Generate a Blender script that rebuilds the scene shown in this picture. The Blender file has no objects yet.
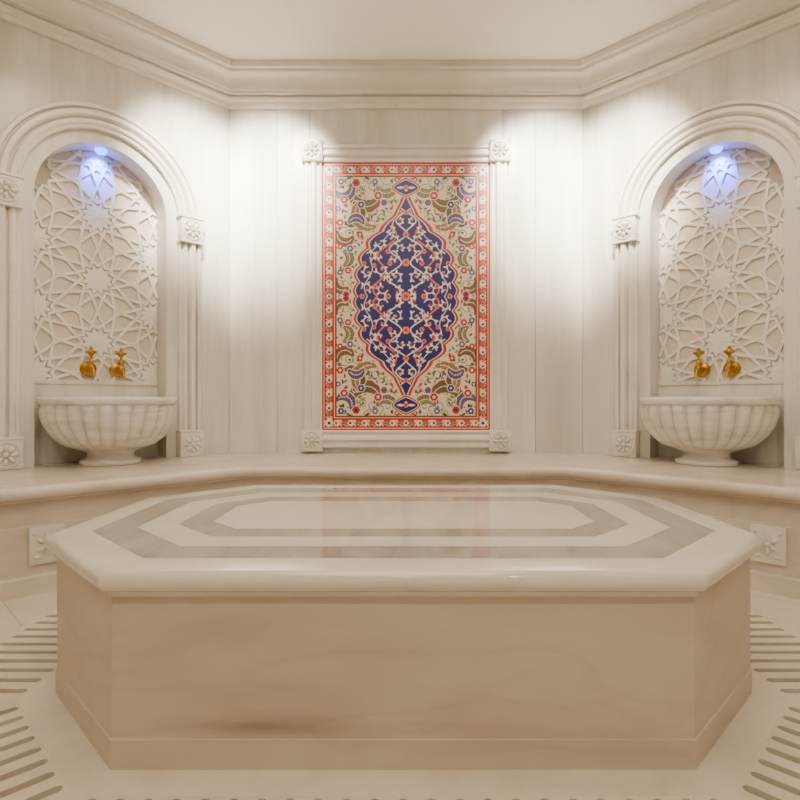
import bpy, bmesh, math, random
import numpy as np
from mathutils import Vector, Matrix
from mathutils.geometry import tessellate_polygon
random.seed(4)
scene = bpy.context.scene
PI = math.pi
R2 = math.sqrt(2)

def lin(c):
    return tuple(((x/255)/12.92 if x/255 <= 0.04045 else ((x/255+0.055)/1.055)**2.4) for x in c)

# ------------------------------------------------------------ materials
def marble(name, base, vein, scale=(1,1,1), rough=0.3, amt=0.5, brick=None, stain=None, fine=1.0, dist=0.8, sharp=0.35, ior=1.5):
    m = bpy.data.materials.new(name); m.use_nodes = True
    nt = m.node_tree; N = nt.nodes; L = nt.links
    b = N['Principled BSDF']; b.inputs['Roughness'].default_value = rough; b.inputs['IOR'].default_value = ior
    tc = N.new('ShaderNodeTexCoord'); oi = N.new('ShaderNodeObjectInfo')
    add = N.new('ShaderNodeVectorMath'); add.operation = 'ADD'
    mul = N.new('ShaderNodeVectorMath'); mul.operation = 'SCALE'; mul.inputs[0].default_value = (13, 7, 5)
    L.new(oi.outputs['Random'], mul.inputs['Scale'])
    L.new(tc.outputs['Object'], add.inputs[0]); L.new(mul.outputs[0], add.inputs[1])
    mp = N.new('ShaderNodeMapping'); mp.inputs['Scale'].default_value = scale
    L.new(add.outputs[0], mp.inputs['Vector'])
    n1 = N.new('ShaderNodeTexNoise'); n1.inputs['Scale'].default_value = 1.3*fine; n1.inputs['Detail'].default_value = 4
    n1.inputs['Roughness'].default_value = 0.5; n1.inputs['Distortion'].default_value = dist
    L.new(mp.outputs[0], n1.inputs['Vector'])
    r1 = N.new('ShaderNodeValToRGB')
    r1.color_ramp.elements[0].position = 0.40; r1.color_ramp.elements[0].color = (0,0,0,1)
    r1.color_ramp.elements[1].position = 0.75; r1.color_ramp.elements[1].color = (1,1,1,1)
    L.new(n1.outputs['Fac'], r1.inputs[0])
    n2 = N.new('ShaderNodeTexNoise'); n2.inputs['Scale'].default_value = 2.0*fine; n2.inputs['Detail'].default_value = 3
    n2.inputs['Distortion'].default_value = 0.4
    L.new(mp.outputs[0], n2.inputs['Vector'])
    r2 = N.new('ShaderNodeValToRGB'); e = r2.color_ramp.elements
    e[0].position = 0.46; e[0].color = (0,0,0,1); e[1].position = 0.54; e[1].color = (0,0,0,1)
    x = e.new(0.5); x.color = (1,1,1,1)
    L.new(n2.outputs['Fac'], r2.inputs[0])
    mx = N.new('ShaderNodeMath'); mx.operation = 'MULTIPLY_ADD'; mx.inputs[1].default_value = sharp
    L.new(r2.outputs['Color'], mx.inputs[0]); L.new(r1.outputs['Color'], mx.inputs[2])
    ma = N.new('ShaderNodeMath'); ma.operation = 'MULTIPLY'; ma.inputs[1].default_value = amt; ma.use_clamp = True
    L.new(mx.outputs[0], ma.inputs[0])
    mix = N.new('ShaderNodeMixRGB'); mix.inputs[1].default_value = (*lin(base),1); mix.inputs[2].default_value = (*lin(vein),1)
    L.new(ma.outputs[0], mix.inputs[0])
    out = mix.outputs[0]
    if brick:
        br = N.new('ShaderNodeTexBrick'); br.inputs['Scale'].default_value = 1
        br.inputs['Brick Width'].default_value = brick[0]; br.inputs['Row Height'].default_value = brick[1]
        br.inputs['Mortar Size'].default_value = 0.003
        br.inputs['Color1'].default_value = (1,1,1,1); br.inputs['Color2'].default_value = (.93,.92,.90,1)
        br.inputs['Mortar'].default_value = (.6,.55,.5,1)
        mp2 = N.new('ShaderNodeMapping'); mp2.inputs['Rotation'].default_value = (0,0,PI/4)
        L.new(tc.outputs['Object'], mp2.inputs['Vector']); L.new(mp2.outputs[0], br.inputs['Vector'])
        m2 = N.new('ShaderNodeMixRGB'); m2.blend_type = 'MULTIPLY'; m2.inputs[0].default_value = 1
        L.new(out, m2.inputs[1]); L.new(br.outputs['Color'], m2.inputs[2]); out = m2.outputs[0]
    if stain:
        (cx, cz, sx, sz, col) = stain
        sp = N.new('ShaderNodeMapping'); sp.vector_type = 'POINT'
        sp.inputs['Location'].default_value = (-cx/sx, 0, -cz/sz); sp.inputs['Scale'].default_value = (1/sx, 0, 1/sz)
        L.new(tc.outputs['Object'], sp.inputs['Vector'])
        ln = N.new('ShaderNodeVectorMath'); ln.operation = 'LENGTH'; L.new(sp.outputs[0], ln.inputs[0])
        rr = N.new('ShaderNodeMapRange'); rr.inputs['From Min'].default_value = 1.0; rr.inputs['From Max'].default_value = 0.1
        L.new(ln.outputs['Value'], rr.inputs['Value'])
        n3 = N.new('ShaderNodeTexNoise'); n3.inputs['Scale'].default_value = 2.2; n3.inputs['Detail'].default_value = 5
        mp3 = N.new('ShaderNodeMapping'); mp3.inputs['Scale'].default_value = (1.2,1,9); L.new(tc.outputs['Object'], mp3.inputs['Vector']); L.new(mp3.outputs[0], n3.inputs['Vector'])
        r3 = N.new('ShaderNodeMapRange'); r3.inputs['From Min'].default_value = 0.25; r3.inputs['From Max'].default_value = 0.65
        L.new(n3.outputs['Fac'], r3.inputs['Value'])
        mm = N.new('ShaderNodeMath'); mm.operation = 'MULTIPLY'
        L.new(rr.outputs[0], mm.inputs[0]); L.new(r3.outputs[0], mm.inputs[1])
        mh = N.new('ShaderNodeMath'); mh.operation = 'MULTIPLY'; mh.inputs[1].default_value = 0.5; L.new(mm.outputs[0], mh.inputs[0])
        m3 = N.new('ShaderNodeMixRGB'); L.new(mh.outputs[0], m3.inputs[0]); L.new(out, m3.inputs[1])
        m3.inputs[2].default_value = (*lin(col),1); out = m3.outputs[0]
    L.new(out, b.inputs['Base Color'])
    return m

def plain(name, col, rough=0.5, metal=0, emit=None, es=0):
    m = bpy.data.materials.new(name); m.use_nodes = True
    N = m.node_tree.nodes; L = m.node_tree.links; b = N['Principled BSDF']
    n = N.new('ShaderNodeTexNoise'); n.inputs['Scale'].default_value = 8
    mix = N.new('ShaderNodeMixRGB'); mix.inputs[1].default_value = (*lin(col),1)
    mix.inputs[2].default_value = (*[x*0.92 for x in lin(col)],1)
    L.new(n.outputs['Fac'], mix.inputs[0]); L.new(mix.outputs[0], b.inputs['Base Color'])
    b.inputs['Roughness'].default_value = rough; b.inputs['Metallic'].default_value = metal
    if emit:
        b.inputs['Emission Color'].default_value = (*emit,1); b.inputs['Emission Strength'].default_value = es
    return m

M_wall = marble('marble_wall', (229,224,214), (168,158,143), (3.0,3.0,0.20), 0.28, 0.55, dist=0.3, sharp=0.25)
M_wallh = marble('marble_trim', (233,227,216), (206,197,182), (1,1,1), 0.3, 0.5)
M_body = marble('marble_body', (206,194,173), (176,161,138), (0.6,1,2.2), 0.3, 0.6, stain=(-0.40,0.115,0.34,0.05,(88,62,40)))
M_top = marble('marble_top_light', (228,221,208), (206,196,180), (1,2,1), 0.05, 0.5, ior=1.75)
M_dark = marble('marble_top_grey', (172,166,156), (136,130,121), (3,1,1), 0.05, 0.8, ior=1.75)
M_floor = marble('marble_floor', (230,222,207), (202,191,173), (1,1,1), 0.3, 0.6, brick=(2.4,0.55))
M_grate = marble('marble_grate', (226,216,199), (200,187,165), (2,2,1), 0.35, 0.6)
M_bench = marble('marble_bench', (220,210,193), (192,179,158), (1.2,1.2,2), 0.25, 0.6)
M_basin = marble('marble_basin', (234,229,220), (184,175,160), (1.2,1.2,6), 0.25, 0.6, fine=1.6)
M_lat = marble('stone_lattice', (236,231,219), (222,213,197), (1,1,1), 0.45, 0.4)
M_latb = marble('stone_lattice_ground', (218,207,187), (204,191,168), (1,1,1), 0.6, 0.4)
M_ceil = plain('ceiling_plaster', (248,243,235), 0.8)
M_gold = plain('brass', (184,138,58), 0.32, 1.0)
M_trough = plain('drain_trough', (84,68,48), 0.7)
M_white = plain('lamp_trim', (235,235,230), 0.4)
M_glow = plain('lamp_glass', (255,240,215), 0.4, 0, (1,0.82,0.6), 12)
M_blue = plain('blue_led_glass', (60,90,255), 0.4, 0, (0.05,0.16,1.0), 9)

# ------------------------------------------------------------ mesh helpers
def obj(name, me, mat=None, parent=None, mw=None):
    o = bpy.data.objects.new(name, me); scene.collection.objects.link(o)
    if mat:
        for mm in (mat if isinstance(mat, (list,tuple)) else [mat]): me.materials.append(mm)
    if parent: o.parent = parent
    if mw is not None: o.matrix_world = mw
    return o

def from_bm(name, bm, mat, parent=None, smooth=False, ang=35, mw=None):
    bmesh.ops.remove_doubles(bm, verts=bm.verts, dist=1e-5)
    bmesh.ops.recalc_face_normals(bm, faces=bm.faces)
    me = bpy.data.meshes.new(name); bm.to_mesh(me); bm.free()
    if smooth:
        for p in me.polygons: p.use_smooth = True
        try: me.set_sharp_from_angle(angle=math.radians(ang))
        except Exception: pass
    return obj(name, me, mat, parent, mw)

def empty(name, mw=None):
    e = bpy.data.objects.new(name, None); scene.collection.objects.link(e); e.empty_display_size = 0.1
    if mw is not None: e.matrix_world = mw
    return e

def box(bm, x0,x1,y0,y1,z0,z1, bev=0):
    r = bmesh.ops.create_cube(bm, size=1)
    vs = r['verts']
    for v in vs:
        v.co = Vector(((x0+x1)/2+v.co.x*(x1-x0), (y0+y1)/2+v.co.y*(y1-y0), (z0+z1)/2+v.co.z*(z1-z0)))
    if bev:
        es = list({e for v in vs for e in v.link_edges})
        bmesh.ops.bevel(bm, geom=es, offset=bev, segments=2, affect='EDGES', profile=0.5)

def ellipsoid(bm, c, r, rot=None, u=12, v=8):
    res = bmesh.ops.create_uvsphere(bm, u_segments=u, v_segments=v, radius=1)
    for w in res['verts']:
        p = Vector((w.co.x*r[0], w.co.y*r[1], w.co.z*r[2]))
        if rot is not None: p = rot @ p
        w.co = p + Vector(c)

def sweep_faces(bm, rings, closed_path=False, closed_prof=False):
    vr = [[bm.verts.new(p) for p in r] for r in rings]
    n = len(vr); k = len(vr[0])
    for i in range(n if closed_path else n-1):
        a = vr[i]; b = vr[(i+1) % n]
        for j in range(k if closed_prof else k-1):
            j2 = (j+1) % k
            bm.faces.new((a[j], a[j2], b[j2], b[j]))
    return vr

def revolve(bm, prof, n=32, c=(0,0), mod=None, T=None, ymax=None):
    rings = []
    for i in range(n):
        a = 2*PI*i/n
        ring = []
        for (r,z) in prof:
            rr = r*(mod(a,r,z) if mod else 1)
            p = Vector((c[0]+rr*math.cos(a), c[1]+rr*math.sin(a), z))
            if ymax is not None: p.y = min(p.y, ymax)
            ring.append(T @ p if T else p)
        rings.append(ring)
    sweep_faces(bm, rings, closed_path=True)

def tube(bm, pts, rad, n=12):
    rings = []
    for i,p in enumerate(pts):
        p = Vector(p); a = Vector(pts[max(0,i-1)]); b = Vector(pts[min(len(pts)-1,i+1)])
        d = (b-a).normalized(); s = d.cross(Vector((1,0,0)) if abs(d.x) < .9 else Vector((0,0,1))).normalized(); t = d.cross(s)
        r = rad[i] if isinstance(rad,(list,tuple)) else rad
        rings.append([p+s*r*math.cos(2*PI*k/n)+t*r*math.sin(2*PI*k/n) for k in range(n)])
    vr = sweep_faces(bm, rings, closed_prof=True)
    bm.faces.new(vr[0]); bm.faces.new(vr[-1])

def miter(path, closed=False):
    out = []; n = len(path)
    for i in range(n):
        segs = []
        if closed or i > 0: a = Vector(path[(i-1) % n]); b = Vector(path[i]); segs.append((b-a).normalized())
        if closed or i < n-1: a = Vector(path[i]); b = Vector(path[(i+1) % n]); segs.append((b-a).normalized())
        ns = [Vector((d.y, -d.x)) for d in segs]
        if len(ns) == 1: out.append(ns[0])
        else: out.append((ns[0]+ns[1])/(1+ns[0].dot(ns[1])))
    return out

# ------------------------------------------------------------ room
D = 4.65; CX = 1.47; SX = 2.97; SY = 3.15; FY = -1.6; HC = 3.70
room = [(-SX,FY),(-SX,SY),(-CX,D),(CX,D),(SX,SY),(SX,FY)]
nrm = miter(room)

def room_sweep(name, prof, mat, smooth=True):
    bm = bmesh.new()
    rings = []
    for p, n in zip(room, nrm):
        rings.append([Vector((p[0]+n.x*o, p[1]+n.y*o, z)) for (o,z) in prof])
    sweep_faces(bm, rings)
    return from_bm(name, bm, mat, smooth=smooth, ang=25)

def arc_pts(cx, cz, r, a0, a1, n):
    return [(cx+r*math.cos(math.radians(a0+(a1-a0)*i/n)), cz+r*math.sin(math.radians(a0+(a1-a0)*i/n))) for i in range(n+1)]

cor = [(0,3.41),(0.03,3.41),(0.035,3.425),(0.035,3.445),(0.045,3.455)]
cor += arc_pts(0.045,3.475,0.02,-90,90,6) + [(0.055,3.50),(0.09,3.50),(0.09,3.52)]
cor += [(0.10,3.525),(0.10,3.54)] + arc_pts(0.18,3.54,0.08,180,100,8)[1:] + [(0.175,3.622),(0.18,3.63),(0.18,3.645),(0.205,3.65),(0.205,HC)]
room_sweep('trim_1', cor, M_wallh)

ben = [(0.0,0.56),(0.94,0.56)] + arc_pts(0.965,0.525,0.035,90,-90,8) + [(0.945,0.488),(0.94,0.478),(0.925,0.47),(0.925,0.355),(0.935,0.35),(0.935,0.10),(0.95,0.09),(0.95,0.0)]
room_sweep('wall_bench', ben, M_bench)

def slab_wall(name, p, q, mat, th=0.12):
    p = Vector(p); q = Vector(q); d = (q-p).normalized(); n = Vector((-d.y, d.x))
    bm = bmesh.new()
    a,b,c,e = p, q, q+n*th, p+n*th
    lo = [bm.verts.new((v.x,v.y,0)) for v in (a,b,c,e)]; hi = [bm.verts.new((v.x,v.y,HC)) for v in (a,b,c,e)]
    bm.faces.new(lo); bm.faces.new(hi)
    for i in range(4): bm.faces.new((lo[i],lo[(i+1)%4],hi[(i+1)%4],hi[i]))
    return from_bm(name, bm, mat)
slab_wall('wall_left', room[0], room[1], M_wall)
slab_wall('wall_right', room[4], room[5], M_wall)
slab_wall('wall_front', (SX,FY), (-SX,FY), M_wall)
wb = slab_wall('wall_back', (-CX,D+0.012), (CX,D+0.012), M_wall)
xs = [-1.47,-1.07,-0.80,0.80,1.075,1.47]
for i in range(5):
    bm = bmesh.new()
    box(bm, xs[i]+0.0025, xs[i+1]-0.0025, D, D+0.014, 0.5, 3.5, 0.002)
    o = from_bm('panel_%d'%(i+1), bm, M_wall, parent=wb)

bm = bmesh.new(); bm.faces.new([bm.verts.new((x,y,HC)) for x,y in room]); from_bm('ceiling', bm, M_ceil)

# ---------------- octagon platform numbers
A0, CUT, Y0, Y1 = 0.792, 0.395, 1.514, 3.00
X0 = -0.008
HWD = A0+CUT
octa = [(-A0,Y0),(-HWD,Y0+CUT),(-HWD,Y1-CUT),(-A0,Y1),(A0,Y1),(HWD,Y1-CUT),(HWD,Y0+CUT),(A0,Y0)]
octa = [(x+X0,y) for x,y in octa]
no = miter(octa, True)
def octo(off):
    return [(p[0]-n.x*off, p[1]-n.y*off) for p,n in zip(octa,no)]

G0, G1 = 0.10, 0.50
def poly_fill(bm, loops, z):
    pts = [Vector((x,y,z)) for l in loops for x,y in l]
    vs = [bm.verts.new(p) for p in pts]
    for t in tessellate_polygon([[Vector((x,y,z)) for x,y in l] for l in loops]):
        try: bm.faces.new([vs[i] for i in t])
        except ValueError: pass
bm = bmesh.new()
outer = [(-SX,FY),(-SX,SY),(-CX,D),(CX,D),(SX,SY),(SX,FY)]
poly_fill(bm, [outer, octo(G1)[::-1]], 0.0)
flo = from_bm('floor', bm, M_floor)
bm = bmesh.new(); poly_fill(bm, [octo(G0)], 0.0); from_bm('platform_surround', bm, M_grate, parent=flo)
bm = bmesh.new()
oi_, oo_ = octo(G0), octo(G1)
for i in range(8):
    a = Vector(oi_[i]); b = Vector(oi_[(i+1)%8]); A = Vector(oo_[i]); B = Vector(oo_[(i+1)%8])
    d = (b-a).normalized(); L = (b-a).length; n = -Vector((d.y,-d.x)); W = G1-G0
    m = 0.02
    cnt = int((L-2*m)/0.070); w = (L-2*m)/cnt
    s0 = a+d*m; s1 = a+d*(L-m)
    poly_fill(bm, [[tuple(a),tuple(s0),tuple(s0+n*W),tuple(A)]], 0.0)
    poly_fill(bm, [[tuple(s1),tuple(b),tuple(B),tuple(s1+n*W)]], 0.0)
    for k in range(cnt):
        c = s0+d*(w*k)
        cell = [c, c+d*w, c+d*w+n*W, c+n*W]
        r = 0.0145; cc = c+d*(w/2); e0 = 0.008
        cap = []
        for q in range(7):
            t = -PI/2+PI*q/6; cap.append(cc+n*(W-0.03-r)+d*(r*math.sin(t))+n*(r*math.cos(t)))
        for q in range(7):
            t = PI/2-PI*q/6; cap.append(cc+n*(e0+r)+d*(r*math.sin(t))-n*(r*math.cos(t)))
        poly_fill(bm, [[tuple(v) for v in cell],[tuple(v) for v in cap]], 0.0)
        lo = [bm.verts.new((v.x,v.y,-0.05)) for v in cap]; hi = [bm.verts.new((v.x,v.y,0)) for v in cap]
        for q in range(14): bm.faces.new((hi[q],hi[(q+1)%14],lo[(q+1)%14],lo[q]))
gr = from_bm('floor_drain_grate', bm, M_grate)
bm = bmesh.new()
poly_fill(bm, [octo(G1+0.02)], -0.05)
from_bm('drain_trough', bm, M_trough, parent=gr)

# ---------------- platform
plat = empty('marble_heated_platform', Matrix.Translation((0,0,0)))
def octo_prof(name, prof, mat, smooth=True, cap=True, parent=plat):
    bm = bmesh.new(); rings = []
    for p,n in zip(octa,no):
        rings.append([Vector((p[0]-n.x*o, p[1]-n.y*o, z)) for (o,z) in prof])
    vr = sweep_faces(bm, rings, closed_path=True)
    if cap: bm.faces.new([r[-1] for r in vr])
    return from_bm(name, bm, mat, parent=parent, smooth=smooth, ang=30)
HT = 0.544
octo_prof('base', [(0.0,0.0),(0.0,0.080),(-0.004,0.082),(-0.004,0.46),(-0.004,0.48)], M_body)
PL = 0.034
octo_prof('top_slab', [(-0.03,0.468),(0.0,0.468),(0.006,0.474),(0.006,0.486)] + arc_pts(PL-0.03,0.514,0.030,-70,90,10) + [(-0.10,HT)], M_top, cap=False)
def ring(name, o1, o2, mat, z=HT, gap=0.0015):
    a = octo(-o1-gap); b = octo(-o2+gap) if o2 is not None else None
    bm = bmesh.new()
    if b:
        va = [bm.verts.new((x,y,z)) for x,y in a]; vb = [bm.verts.new((x,y,z)) for x,y in b]
        for i in range(8): bm.faces.new((va[i],va[(i+1)%8],vb[(i+1)%8],vb[i]))
    else: bm.faces.new([bm.verts.new((x,y,z)) for x,y in a])
    return from_bm(name, bm, mat, parent=plat)
ring('inlay_1', 0.10, 0.23, M_dark)
ring('inlay_2', 0.23, 0.36, M_top)
ring('inlay_3', 0.36, 0.47, M_dark)
ring('inlay_4', 0.47, None, M_top)
bm = bmesh.new(); bm.faces.new([bm.verts.new((x,y,HT-0.002)) for x,y in octo(-0.08)]); from_bm('joint_bed', bm, M_dark, parent=plat)

def rosette(bm, cx, cz, s, y0, dep):
    box(bm, cx-s, cx+s, y0, y0+dep, cz-s, cz+s, 0.005)
    f = y0
    rr = s*0.84; n = 32
    rings = []
    for i in range(n):
        a = 2*PI*i/n
        rings.append([Vector((cx+(rr+0.008*math.cos(t))*math.cos(a), f-0.008*math.sin(t), cz+(rr+0.008*math.cos(t))*math.sin(a))) for t in [k*PI/3 for k in range(6)]])
    sweep_faces(bm, rings, True, True)
    for i in range(8):
        a = 2*PI*i/8
        rot = Matrix.Rotation(-a, 3, 'Y')
        ellipsoid(bm, (cx+math.cos(a)*s*0.48, f-0.004, cz+math.sin(a)*s*0.48), (s*0.27, 0.018, s*0.15), rot, 10, 6)
    ellipsoid(bm, (cx,f-0.006,cz), (s*0.2,0.022,s*0.2), None, 10, 6)

# ---------------- niche walls
SPR = 2.38; HR = 0.43; DEP = 0.19; PB = 1.13
def niche_wall(name, mw, ul, ur):
    e = empty(name, mw)
    bm = bmesh.new()
    n = 40
    def q(*p): bm.faces.new([bm.verts.new(v) for v in p])
    q((ul,0,0),(-HR,0,0),(-HR,0,HC),(ul,0,HC))
    q((HR,0,0),(ur,0,0),(ur,0,HC),(HR,0,HC))
    q((-HR,0,0),(HR,0,0),(HR,0,.56),(-HR,0,.56))
    arc = [(HR*math.cos(PI-PI*i/n), SPR+HR*math.sin(PI*i/n)) for i in range(n+1)]
    for i in range(n):
        a=arc[i]; b=arc[i+1]
        q((a[0],0,a[1]),(b[0],0,b[1]),(b[0],0,HC),(a[0],0,HC))
    out = [(-HR,.56)]+arc+[(HR,.56)]
    for i in range(len(out)-1):
        a=out[i]; b=out[i+1]; q((a[0],0,a[1]),(a[0],DEP,a[1]),(b[0],DEP,b[1]),(b[0],0,b[1]))
    q((-HR,0,.56),(HR,0,.56),(HR,DEP,.56),(-HR,DEP,.56))
    from_bm('wall_face', bm, M_wall, parent=e, mw=mw)
    bm = bmesh.new(); bm.faces.new([bm.verts.new((x,DEP,z)) for x,z in out]); from_bm('niche_back', bm, M_latb, parent=e, mw=mw)
    bm = bmesh.new(); box(bm, -HR,HR, DEP-0.03, DEP, 0.56, PB-0.02, 0.002); box(bm,-HR,HR,DEP-0.04,DEP,PB-0.02,PB+0.01,0.004)
    from_bm('splashback', bm, M_wall, parent=e, mw=mw)
    R0 = 0.515
    prof = [(0,0),(0,-0.035),(0.006,-0.04),(0.022,-0.04),(0.026,-0.05),(0.034,-0.058),(0.046,-0.06),(0.056,-0.056),(0.062,-0.045),(0.064,-0.030),(0.072,-0.030),
            (0.076,-0.055),(0.085,-0.068),(0.10,-0.072),(0.114,-0.068),(0.122,-0.055),(0.125,-0.034),(0.134,-0.034),(0.138,-0.06),(0.16,-0.06),(0.166,-0.05),(0.166,0)]
    bm = bmesh.new(); rings = []
    base = 0.76
    def ringat(dx,dz,ox,oz): return [Vector((ox+dx*(R0+o), y, oz+dz*(R0+o))) for o,y in prof]
    rings.append(ringat(-1,0,0,base)); 
    for i in range(49):
        t = PI-PI*i/48; rings.append(ringat(math.cos(t),math.sin(t),0,SPR))
    rings.append(ringat(1,0,0,base))
    sweep_faces(bm, rings)
    from_bm('arch_moulding', bm, M_wallh, parent=e, smooth=True, ang=40, mw=mw)
    bm = bmesh.new()
    for sx in (-1,1):
        c = sx*(R0+0.083)
        rosette(bm, c, 2.32, 0.086, -0.085, 0.085)
        box(bm, c-0.097, c+0.097, -0.092, 0, 2.406, 2.426, 0.004)
        box(bm, c-0.093, c+0.093, -0.088, 0, 2.218, 2.234, 0.004)
        rosette(bm, c, 0.655, 0.093, -0.085, 0.085)
        box(bm, c-0.097, c+0.097, -0.09, 0, 0.748, 0.766, 0.004)
    from_bm('pilaster_blocks', bm, M_wallh, parent=e, smooth=True, ang=40, mw=mw)
    # strapwork lattice
    a_ = 0.46; A = a_/2
    segs = []; stars = []
    thd = 70; th = math.radians(thd)
    H = HR-0.003
    def inside(x,z):
        if z < PB+0.008: return False
        if z <= SPR: return abs(x) < H
        return x*x+(z-SPR)**2 < H*H
    def rr_(be): b=math.radians(be); return A/(math.cos(b)+math.sin(b)*math.tan(th))
    for i in range(-2,3):
        for j in range(-1,7):
            cx = i*a_*math.sqrt(3)/2; cz = 1.42+j*a_+(a_/2 if i%2 else 0)
            stars.append((cx,cz))
            c0 = Vector((cx,cz))
            for k in range(12):
                rot = Matrix.Rotation(math.radians(30*k),2)
                M = Vector((A,0))
                for sg in (-1,1):
                    r = rr_(15); be = math.radians(15)
                    P = Vector((r*math.cos(be), sg*r*math.sin(be)))
                    segs.append((rot@M+c0, rot@P+c0))
                    # star tip to inner notch
                    r2 = rr_(30); Qn = Vector((r2*math.cos(2*be), sg*r2*math.sin(2*be)))
                    segs.append((rot@P+c0, rot@Qn+c0))
                if k%2==0:
                    C = rot@Vector((a_/math.sqrt(3),0))+c0; M1 = rot@M+c0
                    M2 = C+Matrix.Rotation(2*PI/3,2)@(M1-C); mid=(M1+M2)/2
                    X = mid+(C-mid).normalized()*((M2-M1).length/2*math.tan(math.radians(thd-60)))
                    segs.append((M1,X)); segs.append((X,M2))
    bm = bmesh.new(); w = 0.0115; y1 = DEP
    rj = random.Random(3)
    for P,Q in segs:
        ts = [t/48 for t in range(49) if inside(*(P+(Q-P)*(t/48)))]
        if len(ts) < 2: continue
        y0 = DEP-0.017-rj.random()*0.001
        p = P+(Q-P)*min(ts); q_ = P+(Q-P)*max(ts)
        d = (q_-p).normalized(); nn = Vector((-d.y,d.x))
        p = p-d*0.002; q_ = q_+d*0.002
        pr = [(-w,y1),(-w*0.9,y0+0.002),(-w*0.6,y0),(w*0.6,y0),(w*0.9,y0+0.002),(w,y1)]
        rings = [[Vector((c.x+nn.x*o, y, c.y+nn.y*o)) for o,y in pr] for c in (p,q_)]
        vr = sweep_faces(bm, rings); bm.faces.new(vr[0]); bm.faces.new(vr[1][::-1])
    def clampin(x,z):
        z = max(z, PB+0.01)
        if z <= SPR: return (max(-H,min(H,x)), z)
        d = math.hypot(x, z-SPR)
        return (x,z) if d <= H else (x*H/d, SPR+(z-SPR)*H/d)
    for cx,cz in stars:
        if not inside(cx*0.98,cz): continue
        pts = []
        for k in range(24):
            t = 2*PI*k/24; r = rr_(15)*0.84 if k%2 else rr_(30)*0.72
            pts.append(clampin(cx+r*math.cos(t), cz+r*math.sin(t)))
        f = [bm.verts.new((x,DEP-0.014,z)) for x,z in pts]; g = [bm.verts.new((x,y1,z)) for x,z in pts]
        cc_ = clampin(cx,cz)
        c = bm.verts.new((cc_[0],DEP-0.020,cc_[1]))
        for k in range(24):
            bm.faces.new((f[k],f[(k+1)%24],c)); bm.faces.new((g[k],g[(k+1)%24],f[(k+1)%24],f[k]))
    me = bpy.data.meshes.new('lattice'); bmesh.ops.recalc_face_normals(bm, faces=bm.faces); bm.to_mesh(me); bm.free()
    obj('star_lattice', me, M_lat, e, mw)
    bm = bmesh.new(); revolve(bm, [(0,SPR+HR-0.028),(0.03,SPR+HR-0.028),(0.038,SPR+HR-0.018),(0.04,SPR+HR+0.0)], 20, (0.0,DEP*0.5))
    from_bm('blue_led', bm, M_blue, parent=e, mw=mw)
    l = bpy.data.lights.new('blue_light','SPOT'); l.energy = 45; l.color = (0.025,0.09,1); l.spot_size = math.radians(85); l.spot_blend=1; l.shadow_soft_size = 0.02
    lo = bpy.data.objects.new('blue_light', l); scene.collection.objects.link(lo); lo.parent = e
    lo.matrix_world = mw @ Matrix.Translation((0,DEP*0.35,SPR+HR-0.04)) @ Matrix.Rotation(math.radians(50),4,'X')
    return e

NCL = 0.668; NCR = 0.692
ML = Matrix.Translation((-(CX+NCL), D-NCL, 0)) @ Matrix.Rotation(PI/4,4,'Z')
MR = Matrix.Translation(((CX+NCR), D-NCR, 0)) @ Matrix.Rotation(-PI/4,4,'Z')
niche_wall('wall_back_left', ML, -(1.5-NCL)*R2, NCL*R2)
niche_wall('wall_back_right', MR, -NCR*R2, (1.5-NCR)*R2)

# ---------------- wash basins
def basin(mw):
    bm = bmesh.new()
    cy = -0.12; NL = 26; ym = DEP-0.035
    inner = [False]
    def mod(a,r,z):
        if 0.675 < z < 0.965 and not inner[0]:
            k = min(1, (0.985-z)/0.05)*min(1,(z-0.66)/0.03)
            return 1 + 0.085*k*(abs(math.cos(a*NL/2))**0.7-0.5)
        return 1
    prof = [(0,0.562),(0.19,0.562),(0.195,0.575),(0.19,0.59),(0.16,0.60),(0.145,0.62),(0.15,0.64),(0.175,0.655),(0.20,0.664)]
    prof += [(0.23,0.675),(0.265,0.69),(0.30,0.715),(0.332,0.745),(0.358,0.78),(0.380,0.82),(0.395,0.86),(0.404,0.90),(0.408,0.935),(0.408,0.95),(0.41,0.966),
             (0.418,0.97),(0.427,0.978),(0.431,0.99),(0.431,1.005),(0.427,1.015),(0.415,1.02)]
    revolve(bm, prof, NL*8, (0,cy), mod, None, ym)
    inner[0] = True
    revolve(bm, [(0.415,1.02),(0.375,1.018),(0.366,1.005),(0.355,0.95),(0.32,0.85),(0.24,0.78),(0.12,0.755),(0.0,0.75)], NL*8, (0,cy), mod, None, ym-0.001)
    return from_bm('marble_washbasin', bm, M_basin, smooth=True, ang=60, mw=mw)
basin(ML); basin(MR)

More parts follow.
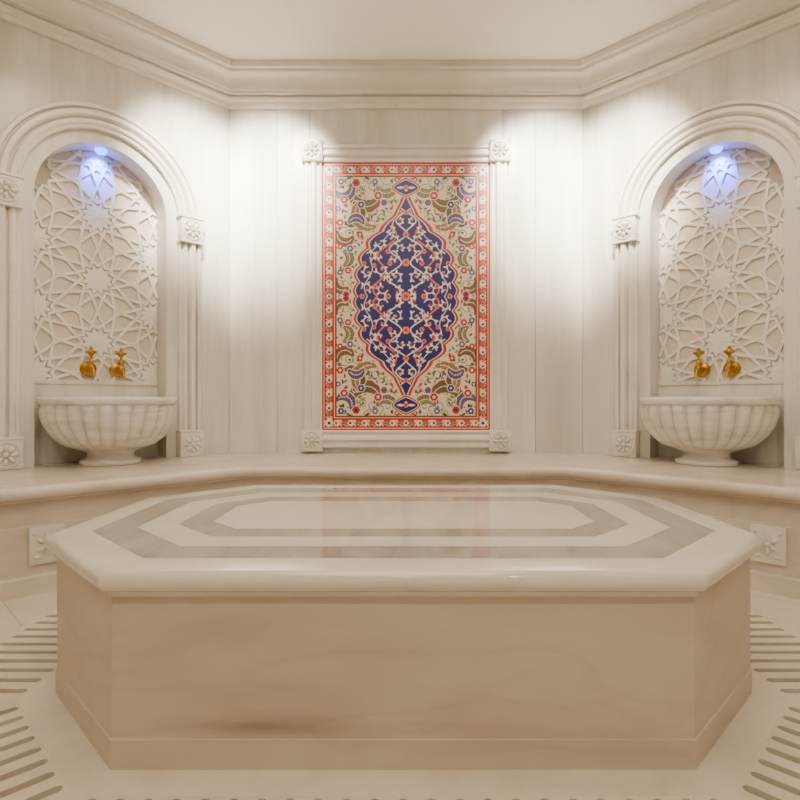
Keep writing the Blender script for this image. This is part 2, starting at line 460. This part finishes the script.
def tap(mw, cx):
    bm = bmesh.new(); yb = DEP-0.019; z = 1.225
    T = Matrix.Translation((cx,yb,z)) @ Matrix.Rotation(PI/2,4,'X')
    revolve(bm, [(0,0.0),(0.052,0.0),(0.056,0.008),(0.048,0.016),(0.032,0.022),(0.022,0.03),(0.019,0.05),(0.025,0.056),(0.025,0.066),(0.018,0.072),(0.016,0.09),(0.0,0.095)], 24, (0,0), None, T)
    ellipsoid(bm, (cx,yb-0.08,z), (0.024,0.024,0.024), None, 16, 10)
    tube(bm, [(cx,yb-0.09,z),(cx,yb-0.115,z-0.005),(cx,yb-0.13,z-0.02),(cx,yb-0.135,z-0.04),(cx,yb-0.135,z-0.055)], [0.013,0.012,0.011,0.011,0.014], 14)
    revolve(bm, [(0.0,z+0.015),(0.013,z+0.02),(0.009,z+0.035),(0.018,z+0.045),(0.018,z+0.051),(0.008,z+0.061),(0.008,z+0.087),(0.02,z+0.103),(0.026,z+0.12),(0.020,z+0.132),(0.010,z+0.14),(0.012,z+0.15),(0.0,z+0.162)], 20, (cx,yb-0.08))
    for k in range(4):
        a = PI/4+k*PI/2
        ellipsoid(bm, (cx+0.030*math.cos(a), yb-0.08+0.030*math.sin(a), z+0.118), (0.013,0.013,0.010), None, 10, 6)
    return from_bm('brass_tap', bm, M_gold, smooth=True, ang=50, mw=mw)
for mw,o in ((ML,0.035),(MR,-0.015)):
    for cx in (-0.10,0.10): tap(mw, cx+o)

def plaque(mw):
    bm = bmesh.new()
    k = 0.80
    box(bm, -0.10,0.10,-0.018,0.0,-0.12,0.12,0.004)
    for a,l in ((90,0.05),(35,0.042),(145,0.042),(-35,0.036),(-145,0.036),(270,0.05)):
        t = math.radians(a); rot = Matrix.Rotation(-t,3,'Y')
        ellipsoid(bm, (math.cos(t)*0.042,-0.02,math.sin(t)*0.042+0.005), (l*0.75,0.016,0.015), rot, 10,6)
    ellipsoid(bm, (0,-0.02,0.005), (0.02,0.02,0.02), None, 10,6)
    for sx in (-1,1):
        ellipsoid(bm, (sx*0.055,-0.018,-0.075), (0.022,0.01,0.012), None, 10,6)
        ellipsoid(bm, (sx*0.07,-0.018,0.08), (0.014,0.01,0.014), None, 10,6)
    bmesh.ops.scale(bm, vec=(k,1,k), verts=bm.verts)
    return from_bm('carved_plaque', bm, M_wallh, smooth=True, ang=40, mw=mw)
for sgn in (-1,1):
    s = CX+D-0.936*R2; x = 1.875+0.01*(sgn>0)
    plaque(Matrix.Translation((sgn*x, s-x, 0.250)) @ Matrix.Rotation(-sgn*PI/4,4,'Z'))

# ---------------- mural
S = 4
UH, VH = 84, 134
Wq, Hq = UH*S, VH*S
ug = (np.arange(Wq)+0.5)/S; vg = (np.arange(Hq)+0.5)/S
U, V = np.meshgrid(ug, vg)
img = np.zeros((Hq, Wq, 3))
C_cream=(222,211,180); C_red=(180,32,24); C_navy=(22,12,104); C_olive=(92,86,56); C_pur=(92,74,138); C_salm=(222,116,92)
C_dk=(60,46,38); C_green=(72,86,66); C_lt=(234,224,200); C_orange=(204,88,50); C_tan=(134,122,86)
img[:] = C_cream
def bb(x0,x1,y0,y1):
    i0=max(0,int(x0*S)-1); i1=min(Wq,int(x1*S)+2); j0=max(0,int(y0*S)-1); j1=min(Hq,int(y1*S)+2)
    return slice(j0,max(j0,j1)), slice(i0,max(i0,i1))
def disc(x,y,r,c,mask=None):
    s=bb(x-r,x+r,y-r,y+r); m=(U[s]-x)**2+(V[s]-y)**2<r*r
    if mask is not None: m&=mask[s]
    img[s][m]=c
def stroke(pts,w0,w1,c,mask=None):
    n=len(pts)-1
    for i in range(n):
        (x0,y0),(x1,y1)=pts[i],pts[i+1]; w=(w0+(w1-w0)*i/max(1,n))/2
        s=bb(min(x0,x1)-w,max(x0,x1)+w,min(y0,y1)-w,max(y0,y1)+w)
        dx,dy=x1-x0,y1-y0; L2=dx*dx+dy*dy+1e-9
        t=np.clip(((U[s]-x0)*dx+(V[s]-y0)*dy)/L2,0,1)
        m=(U[s]-x0-t*dx)**2+(V[s]-y0-t*dy)**2<w*w
        if mask is not None: m&=mask[s]
        img[s][m]=c
def leaf(x,y,ang,l,w,c,mask=None):
    s=bb(x-l,x+l,y-l,y+l); a=math.radians(ang); dx,dy=U[s]-x,V[s]-y
    p=dx*math.cos(a)+dy*math.sin(a); q=-dx*math.sin(a)+dy*math.cos(a)
    m=(p>0)&(p<l)&(np.abs(q)<w*np.sin(PI*np.clip(p/l,0,1)**0.75))
    if mask is not None: m&=mask[s]
    img[s][m]=c
def spiral(x,y,r,a0,turn,w,c,mask=None,grow=0.25):
    pts=[]
    for i in range(26):
        t=i/25; rr=r*(grow+(1-grow)*(1-t)); a=math.radians(a0+turn*t)
        pts.append((x+rr*math.cos(a),y+rr*math.sin(a)))
    stroke(pts,w,w*0.7,c,mask); return pts
def flower(x,y,r,cp,cc,n=6,mask=None,outline=None):
    if outline: 
        for k in range(n): disc(x+r*.6*math.cos(2*PI*k/n),y+r*.6*math.sin(2*PI*k/n),r*.5+.7,outline,mask)
    for k in range(n): disc(x+r*.6*math.cos(2*PI*k/n),y+r*.6*math.sin(2*PI*k/n),r*.48,cp,mask)
    disc(x,y,r*.42,cc,mask)
def crescent(x,y,r,a0,a1,wm,c,out):
    N=60
    for col,ex in ((C_cream,3.8),(out,1.5),(c,0)):
        for i in range(N+1):
            t=i/N; a=math.radians(a0+(a1-a0)*t)
            w=(wm*math.sin(PI*min(1,t*0.9+0.06))**0.8*(1+0.22*math.sin(t*40)))/2+ex*0.45
            disc(x+r*math.cos(a),y+r*math.sin(a),max(.4,w),col)
    pts=[(x+r*math.cos(math.radians(a0+(a1-a0)*t/20)),y+r*math.sin(math.radians(a0+(a1-a0)*t/20))) for t in range(2,19)]
    stroke(pts,1.0,.6,C_lt)
    for t in range(3,19,2):
        a=a0+(a1-a0)*t/20; px=x+r*math.cos(math.radians(a)); py=y+r*math.sin(math.radians(a))
        leaf(px,py,a,wm*.5,0.5,out)
rng=random.Random(11)
for _ in range(60):
    x=rng.uniform(4,68); y=rng.uniform(2,118)
    spiral(x,y,rng.uniform(3,7),rng.uniform(0,360),rng.choice((-1,1))*rng.uniform(200,330),0.7,rng.choice((C_olive,C_dk,C_green)))
for _ in range(240):
    leaf(rng.uniform(2,69),rng.uniform(0,118),rng.uniform(0,360),rng.uniform(3,6),rng.uniform(.8,1.3),rng.choice((C_olive,C_green,C_dk,C_olive,C_pur,C_red,C_tan)))
crescent(40,104,14,200,360,10,C_olive,C_red)
crescent(57,84,11,120,290,8.5,C_olive,C_dk)
crescent(36,84,15,250,400,7.5,C_tan,C_red)
crescent(62,108,8,150,330,6.5,C_pur,C_dk)
crescent(20,112,9,180,340,6.5,C_tan,C_dk)
crescent(61,62,8,200,380,7,C_olive,C_red)
crescent(63,38,7,100,260,6,C_tan,C_dk)
crescent(64,13,7,220,400,6,C_olive,C_red)
crescent(50,72,7,20,170,5.5,C_pur,C_dk)
for (x,y,r,a,b) in ((62,97,3.6,C_red,C_lt),(50,114,3.8,C_red,C_navy),(28,101,3.8,C_red,C_lt),(66,74,3.4,C_red,C_lt),(56,48,3.2,C_pur,C_lt),(66,50,2.8,C_red,C_lt),
                    (58,26,3.2,C_red,C_lt),(66,24,2.8,C_pur,C_lt),(60,2,3.2,C_red,C_navy),(31,115,3.0,C_pur,C_lt),(65,115,3,C_navy,C_lt),(45,92,3.2,C_navy,C_lt),(9,119-2,2.4,C_red,C_lt),(22,94,3.2,C_pur,C_red),(68,88,2.6,C_pur,C_lt),(46,62,2.6,C_red,C_lt)):
    flower(x,y,r,a,b,6,None,C_lt if r>3.1 else None)
vb=[0,12,24,34,44,54,62,70,77,84,91,98]; wbp=[45,45,43.5,41,37,31,24,16,10,6,3,0]
sc=4.6*np.abs(np.sin(PI*V/17+0.5))
def med(off):
    return U < np.where(V<98+off*1.6, np.interp(V-off*0.8,vb,wbp)+sc*np.clip((92-V)/30,0,1)+off, -1)
img[med(5.6)]=C_cream
img[med(3.6)]=C_red; img[med(1.6)]=C_lt; img[med(0.7)]=C_navy
mm=med(0.0)
for off,c in ((3.4,C_cream),(2.4,C_red),(0.9,C_lt),(0,C_navy)):
    m=(U/(12+off)+ (np.abs(V-109)/(7.5+off))**1.6<1)&(V>99); img[m]=c
leaf(0,105,90,7,2,C_lt); flower(0,109,2.6,C_salm,C_red,6); leaf(2,109,0,8,1.4,C_lt)
W_=lambda v: float(np.interp(v,vb,wbp))
pts=[]
for i in range(90):
    v=i*0.95; w=W_(v)*0.60+6*math.sin(v/86*PI*5+.3); pts.append((max(0.5,w),v))
stroke(pts,2.2,1.8,C_red,mm); stroke(pts,1.2,1.0,C_salm,mm)
pts=[]
for i in range(90):
    v=i*1.0; w=W_(v)*0.28-7*math.sin(v/86*PI*6+.5); pts.append((max(0.5,abs(w)),v))
stroke(pts,1.5,1.2,C_lt,mm)
pts=[(W_(i)*0.86+3*math.sin(i/5.5),i) for i in range(0,88)]
stroke(pts,1.0,0.8,C_lt,mm)
spec=[(39,8,5.5,0,300),(38,24,5.5,90,-300),(35,40,5,40,300),(25,54,5.5,0,-300),(16,66,4.2,100,300),(24,8,6,200,300),(24,27,6,10,-320),(13,40,5.5,80,300),(10,20,5.5,250,-320),(11,56,4.6,20,300),(6,76,3.4,300,-300),(8,5,4.6,60,300),(18,16,4,0,300),(27,41,4,60,-300),(5,48,3.6,0,300)]
for (x,y,r,a,t) in spec:
    p=spiral(x,y,r,a,t,1.3,C_lt,mm)
    for k in (3,8,13,18):
        q=p[k]; an=math.degrees(math.atan2(q[1]-y,q[0]-x)); leaf(q[0],q[1],an+35,r*0.7,1.1,C_lt,mm)
    disc(x,y,1.3,rng.choice((C_salm,C_red,C_olive)),mm)
for (x,y,r) in ((0,0,4.4),(0,34,3.8),(0,62,3.0),(31,10,2.6),(18,45,2.4),(44,0,2.6),(0,84,2.2),(18,0,2.8),(32,31,2.2),(16,33,2.4),(42,33,2.2)):
    flower(x,y,r,C_salm,C_red,6,mm,None)
B0=69.5; B1=119.5
bmask=(U>B0)|(V>B1)
img[bmask]=C_red
def band(a,b,c):
    m=((U>B0+a)|(V>B1+a))&~((U>B0+b)|(V>B1+b)); img[m]=c
band(0,0.9,C_dk); band(0.9,2.0,C_orange); band(2.0,2.6,C_lt)
band(12.3,12.9,C_lt); band(12.9,14.6,C_red)
bm_=((U>B0+2.8)|(V>B1+2.8))&~((U>B0+12.2)|(V>B1+12.2))
pts=[(77+2.8*math.sin(v/7.0*PI),v) for v in np.arange(0,128,0.8)]; stroke(pts,0.8,0.8,C_lt,bm_)
pts=[(u,127+2.8*math.sin(u/7.0*PI)) for u in np.arange(0,78,0.8)]; stroke(pts,0.8,0.8,C_lt,bm_)
cols=[C_navy,C_olive]
for k in range(10):
    v=k*14
    flower(77,v,3.0,C_lt,cols[k%2],6,bm_); flower(77,v+7,2.0,C_salm,C_navy,5,bm_)
    for a in (30,150,210,330): leaf(77,v+3.5,a,4.4,0.7,C_tan,bm_); leaf(77,v+10.5,a,4.4,0.7,C_lt,bm_)
for k in range(6):
    u=k*14
    flower(u,127,3.0,C_lt,cols[k%2],6,bm_); flower(u+7,127,2.0,C_salm,C_navy,5,bm_)
    for a in (60,120,240,300): leaf(u+3.5,127,a,4.4,0.7,C_tan,bm_); leaf(u+10.5,127,a,4.4,0.7,C_lt,bm_)
flower(77,127,3.6,C_lt,C_navy,8,bm_)
q=img.reshape(Hq//2,2,Wq//2,2,3).mean(axis=(1,3))
full=np.concatenate([q[:, ::-1], q],axis=1); full=np.concatenate([full[::-1], full],axis=0)
c=full/255.0; c=np.where(c<=0.04045,c/12.92,((c+0.055)/1.055)**2.4)
nh,nw=c.shape[:2]
MW,Z0,Z1=0.692,0.752,2.958
ym=D-0.030
vx,vz=np.meshgrid(np.linspace(-MW,MW,nw+1),np.linspace(Z0,Z1,nh+1))
co=np.stack([vx,np.full_like(vx,ym),vz],-1).reshape(-1,3)
idx=np.arange((nh+1)*(nw+1)).reshape(nh+1,nw+1)
fc=np.stack([idx[:-1,:-1],idx[:-1,1:],idx[1:,1:],idx[1:,:-1]],-1).reshape(-1,4)
me=bpy.data.meshes.new('mosaic'); nf=len(fc)
me.vertices.add(len(co)); me.vertices.foreach_set('co',co.ravel())
me.loops.add(nf*4); me.loops.foreach_set('vertex_index',fc.ravel())
me.polygons.add(nf); me.polygons.foreach_set('loop_start',np.arange(nf)*4)
me.update(calc_edges=True)
at=me.color_attributes.new('tile_colour','FLOAT_COLOR','CORNER')
cc=np.ones((nf,4,4)); cc[:,:,:3]=c.reshape(-1,1,3); at.data.foreach_set('color',cc.ravel())
M_mos=bpy.data.materials.new('glazed_tile'); M_mos.use_nodes=True
nt=M_mos.node_tree; an=nt.nodes.new('ShaderNodeAttribute'); an.attribute_name='tile_colour'
nt.links.new(an.outputs['Color'], nt.nodes['Principled BSDF'].inputs['Base Color']); nt.nodes['Principled BSDF'].inputs['Roughness'].default_value=0.4
mural=empty('framed_tile_mural', Matrix.Translation((0,0,0)))
obj('tile_picture', me, M_mos, mural)
prof=[(0,-0.02),(0,-0.045),(0.012,-0.05),(0.02,-0.045),(0.024,-0.035),(0.04,-0.035),(0.045,-0.05),(0.06,-0.062),(0.08,-0.062),(0.09,-0.05),(0.094,-0.04),(0.11,-0.04),(0.115,-0.055),(0.135,-0.055),(0.14,-0.04),(0.15,-0.035),(0.15,0.0)]
bm=bmesh.new(); rings=[]
for (sx,zz,sz) in ((-1,Z0,-1),(-1,Z1,1),(1,Z1,1),(1,Z0,-1)):
    rings.append([Vector((sx*(MW+o), D+y, zz+sz*o)) for o,y in prof])
sweep_faces(bm,rings,closed_path=True)
from_bm('frame', bm, M_wallh, parent=mural, smooth=True, ang=35)
bm=bmesh.new()
T=Matrix.Translation((0,D,0))
for sx in (-1,1):
    for cz in (Z0-0.085,Z1+0.085): rosette(bm, sx*(MW+0.078), cz, 0.088, -0.08, 0.08)
bm.transform(T)
from_bm('corner_blocks', bm, M_wallh, parent=mural, smooth=True, ang=40)
bm=bmesh.new(); box(bm,-MW-0.02,MW+0.02,D-0.03+0.002,D+0.0,Z0-0.02,Z1+0.02); from_bm('backing', bm, M_wallh, parent=mural)

# ---------------- lights with unseen fixtures, plus added fill
WARM=(1,0.86,0.68)
def unseen_spot(x,y,tx,ty,tz,e,size=95,col=WARM,soft=0.04,blend=0.9):  # shared by wall washers and added fill; all fixtures are out of view
    bm=bmesh.new()
    revolve(bm,[(0.045,HC-0.001),(0.045,HC-0.012),(0.06,HC-0.012),(0.064,HC-0.006),(0.064,HC-0.0005)],28,(x,y))
    o=from_bm('unseen_downlight', bm, M_white, smooth=True)
    bm=bmesh.new(); revolve(bm,[(0.0,HC-0.004),(0.045,HC-0.004)],28,(x,y)); from_bm('lens',bm,M_glow,parent=o)
    l=bpy.data.lights.new('beam','SPOT'); l.energy=e; l.color=col; l.spot_size=math.radians(size); l.spot_blend=blend; l.shadow_soft_size=soft
    lo=bpy.data.objects.new('beam',l); scene.collection.objects.link(lo); lo.parent=o
    d=Vector((tx-x,ty-y,tz-HC)); lo.location=(x,y,HC-0.06); lo.rotation_euler=d.to_track_quat('-Z','Y').to_euler()
for s in (-1,1):
    unseen_spot(s*0.98,3.35, s*1.17,4.65,2.80, 1350, 52, (1,0.91,0.76), 0.10, 1.0)
    unseen_spot(s*1.25,3.10, s*1.64,4.46,2.80, 1350, 46, (1,0.91,0.76), 0.10, 1.0)
    unseen_spot(s*1.45,2.7, s*2.2,3.95,1.6, 65, 80)
    unseen_spot(s*0.9,-0.6, s*0.6,1.4,0, 110, 130)  # added front fill from behind the camera, dressed with unseen fixtures
unseen_spot(0,3.0,0,4.65,1.5,55,70)
def area(name,x,y,z,sx,sy,e,col,rot=(0,0,0)):
    l=bpy.data.lights.new(name,'AREA'); l.shape='RECTANGLE'; l.size=sx; l.size_y=sy; l.energy=e; l.color=col
    o=bpy.data.objects.new(name,l); scene.collection.objects.link(o); o.location=(x,y,z); o.rotation_euler=rot
area('ambient_fill',0,1.5,HC-0.02,2.6,2.6,50,(1,0.84,0.66))  # added ambient fill for the whole room, no fixture modelled

w=bpy.data.worlds.new('world'); scene.world=w; w.use_nodes=True
w.node_tree.nodes['Background'].inputs[0].default_value=(0.9,0.75,0.55,1); w.node_tree.nodes['Background'].inputs[1].default_value=0.05

cam=bpy.data.cameras.new('camera'); cam.sensor_width=36; cam.lens=25.2; cam.shift_x=-0.0075; cam.clip_start=0.02
co_=bpy.data.objects.new('camera',cam); scene.collection.objects.link(co_); co_.location=(0,0,1); co_.rotation_euler=(PI/2,0,0)
scene.camera=co_
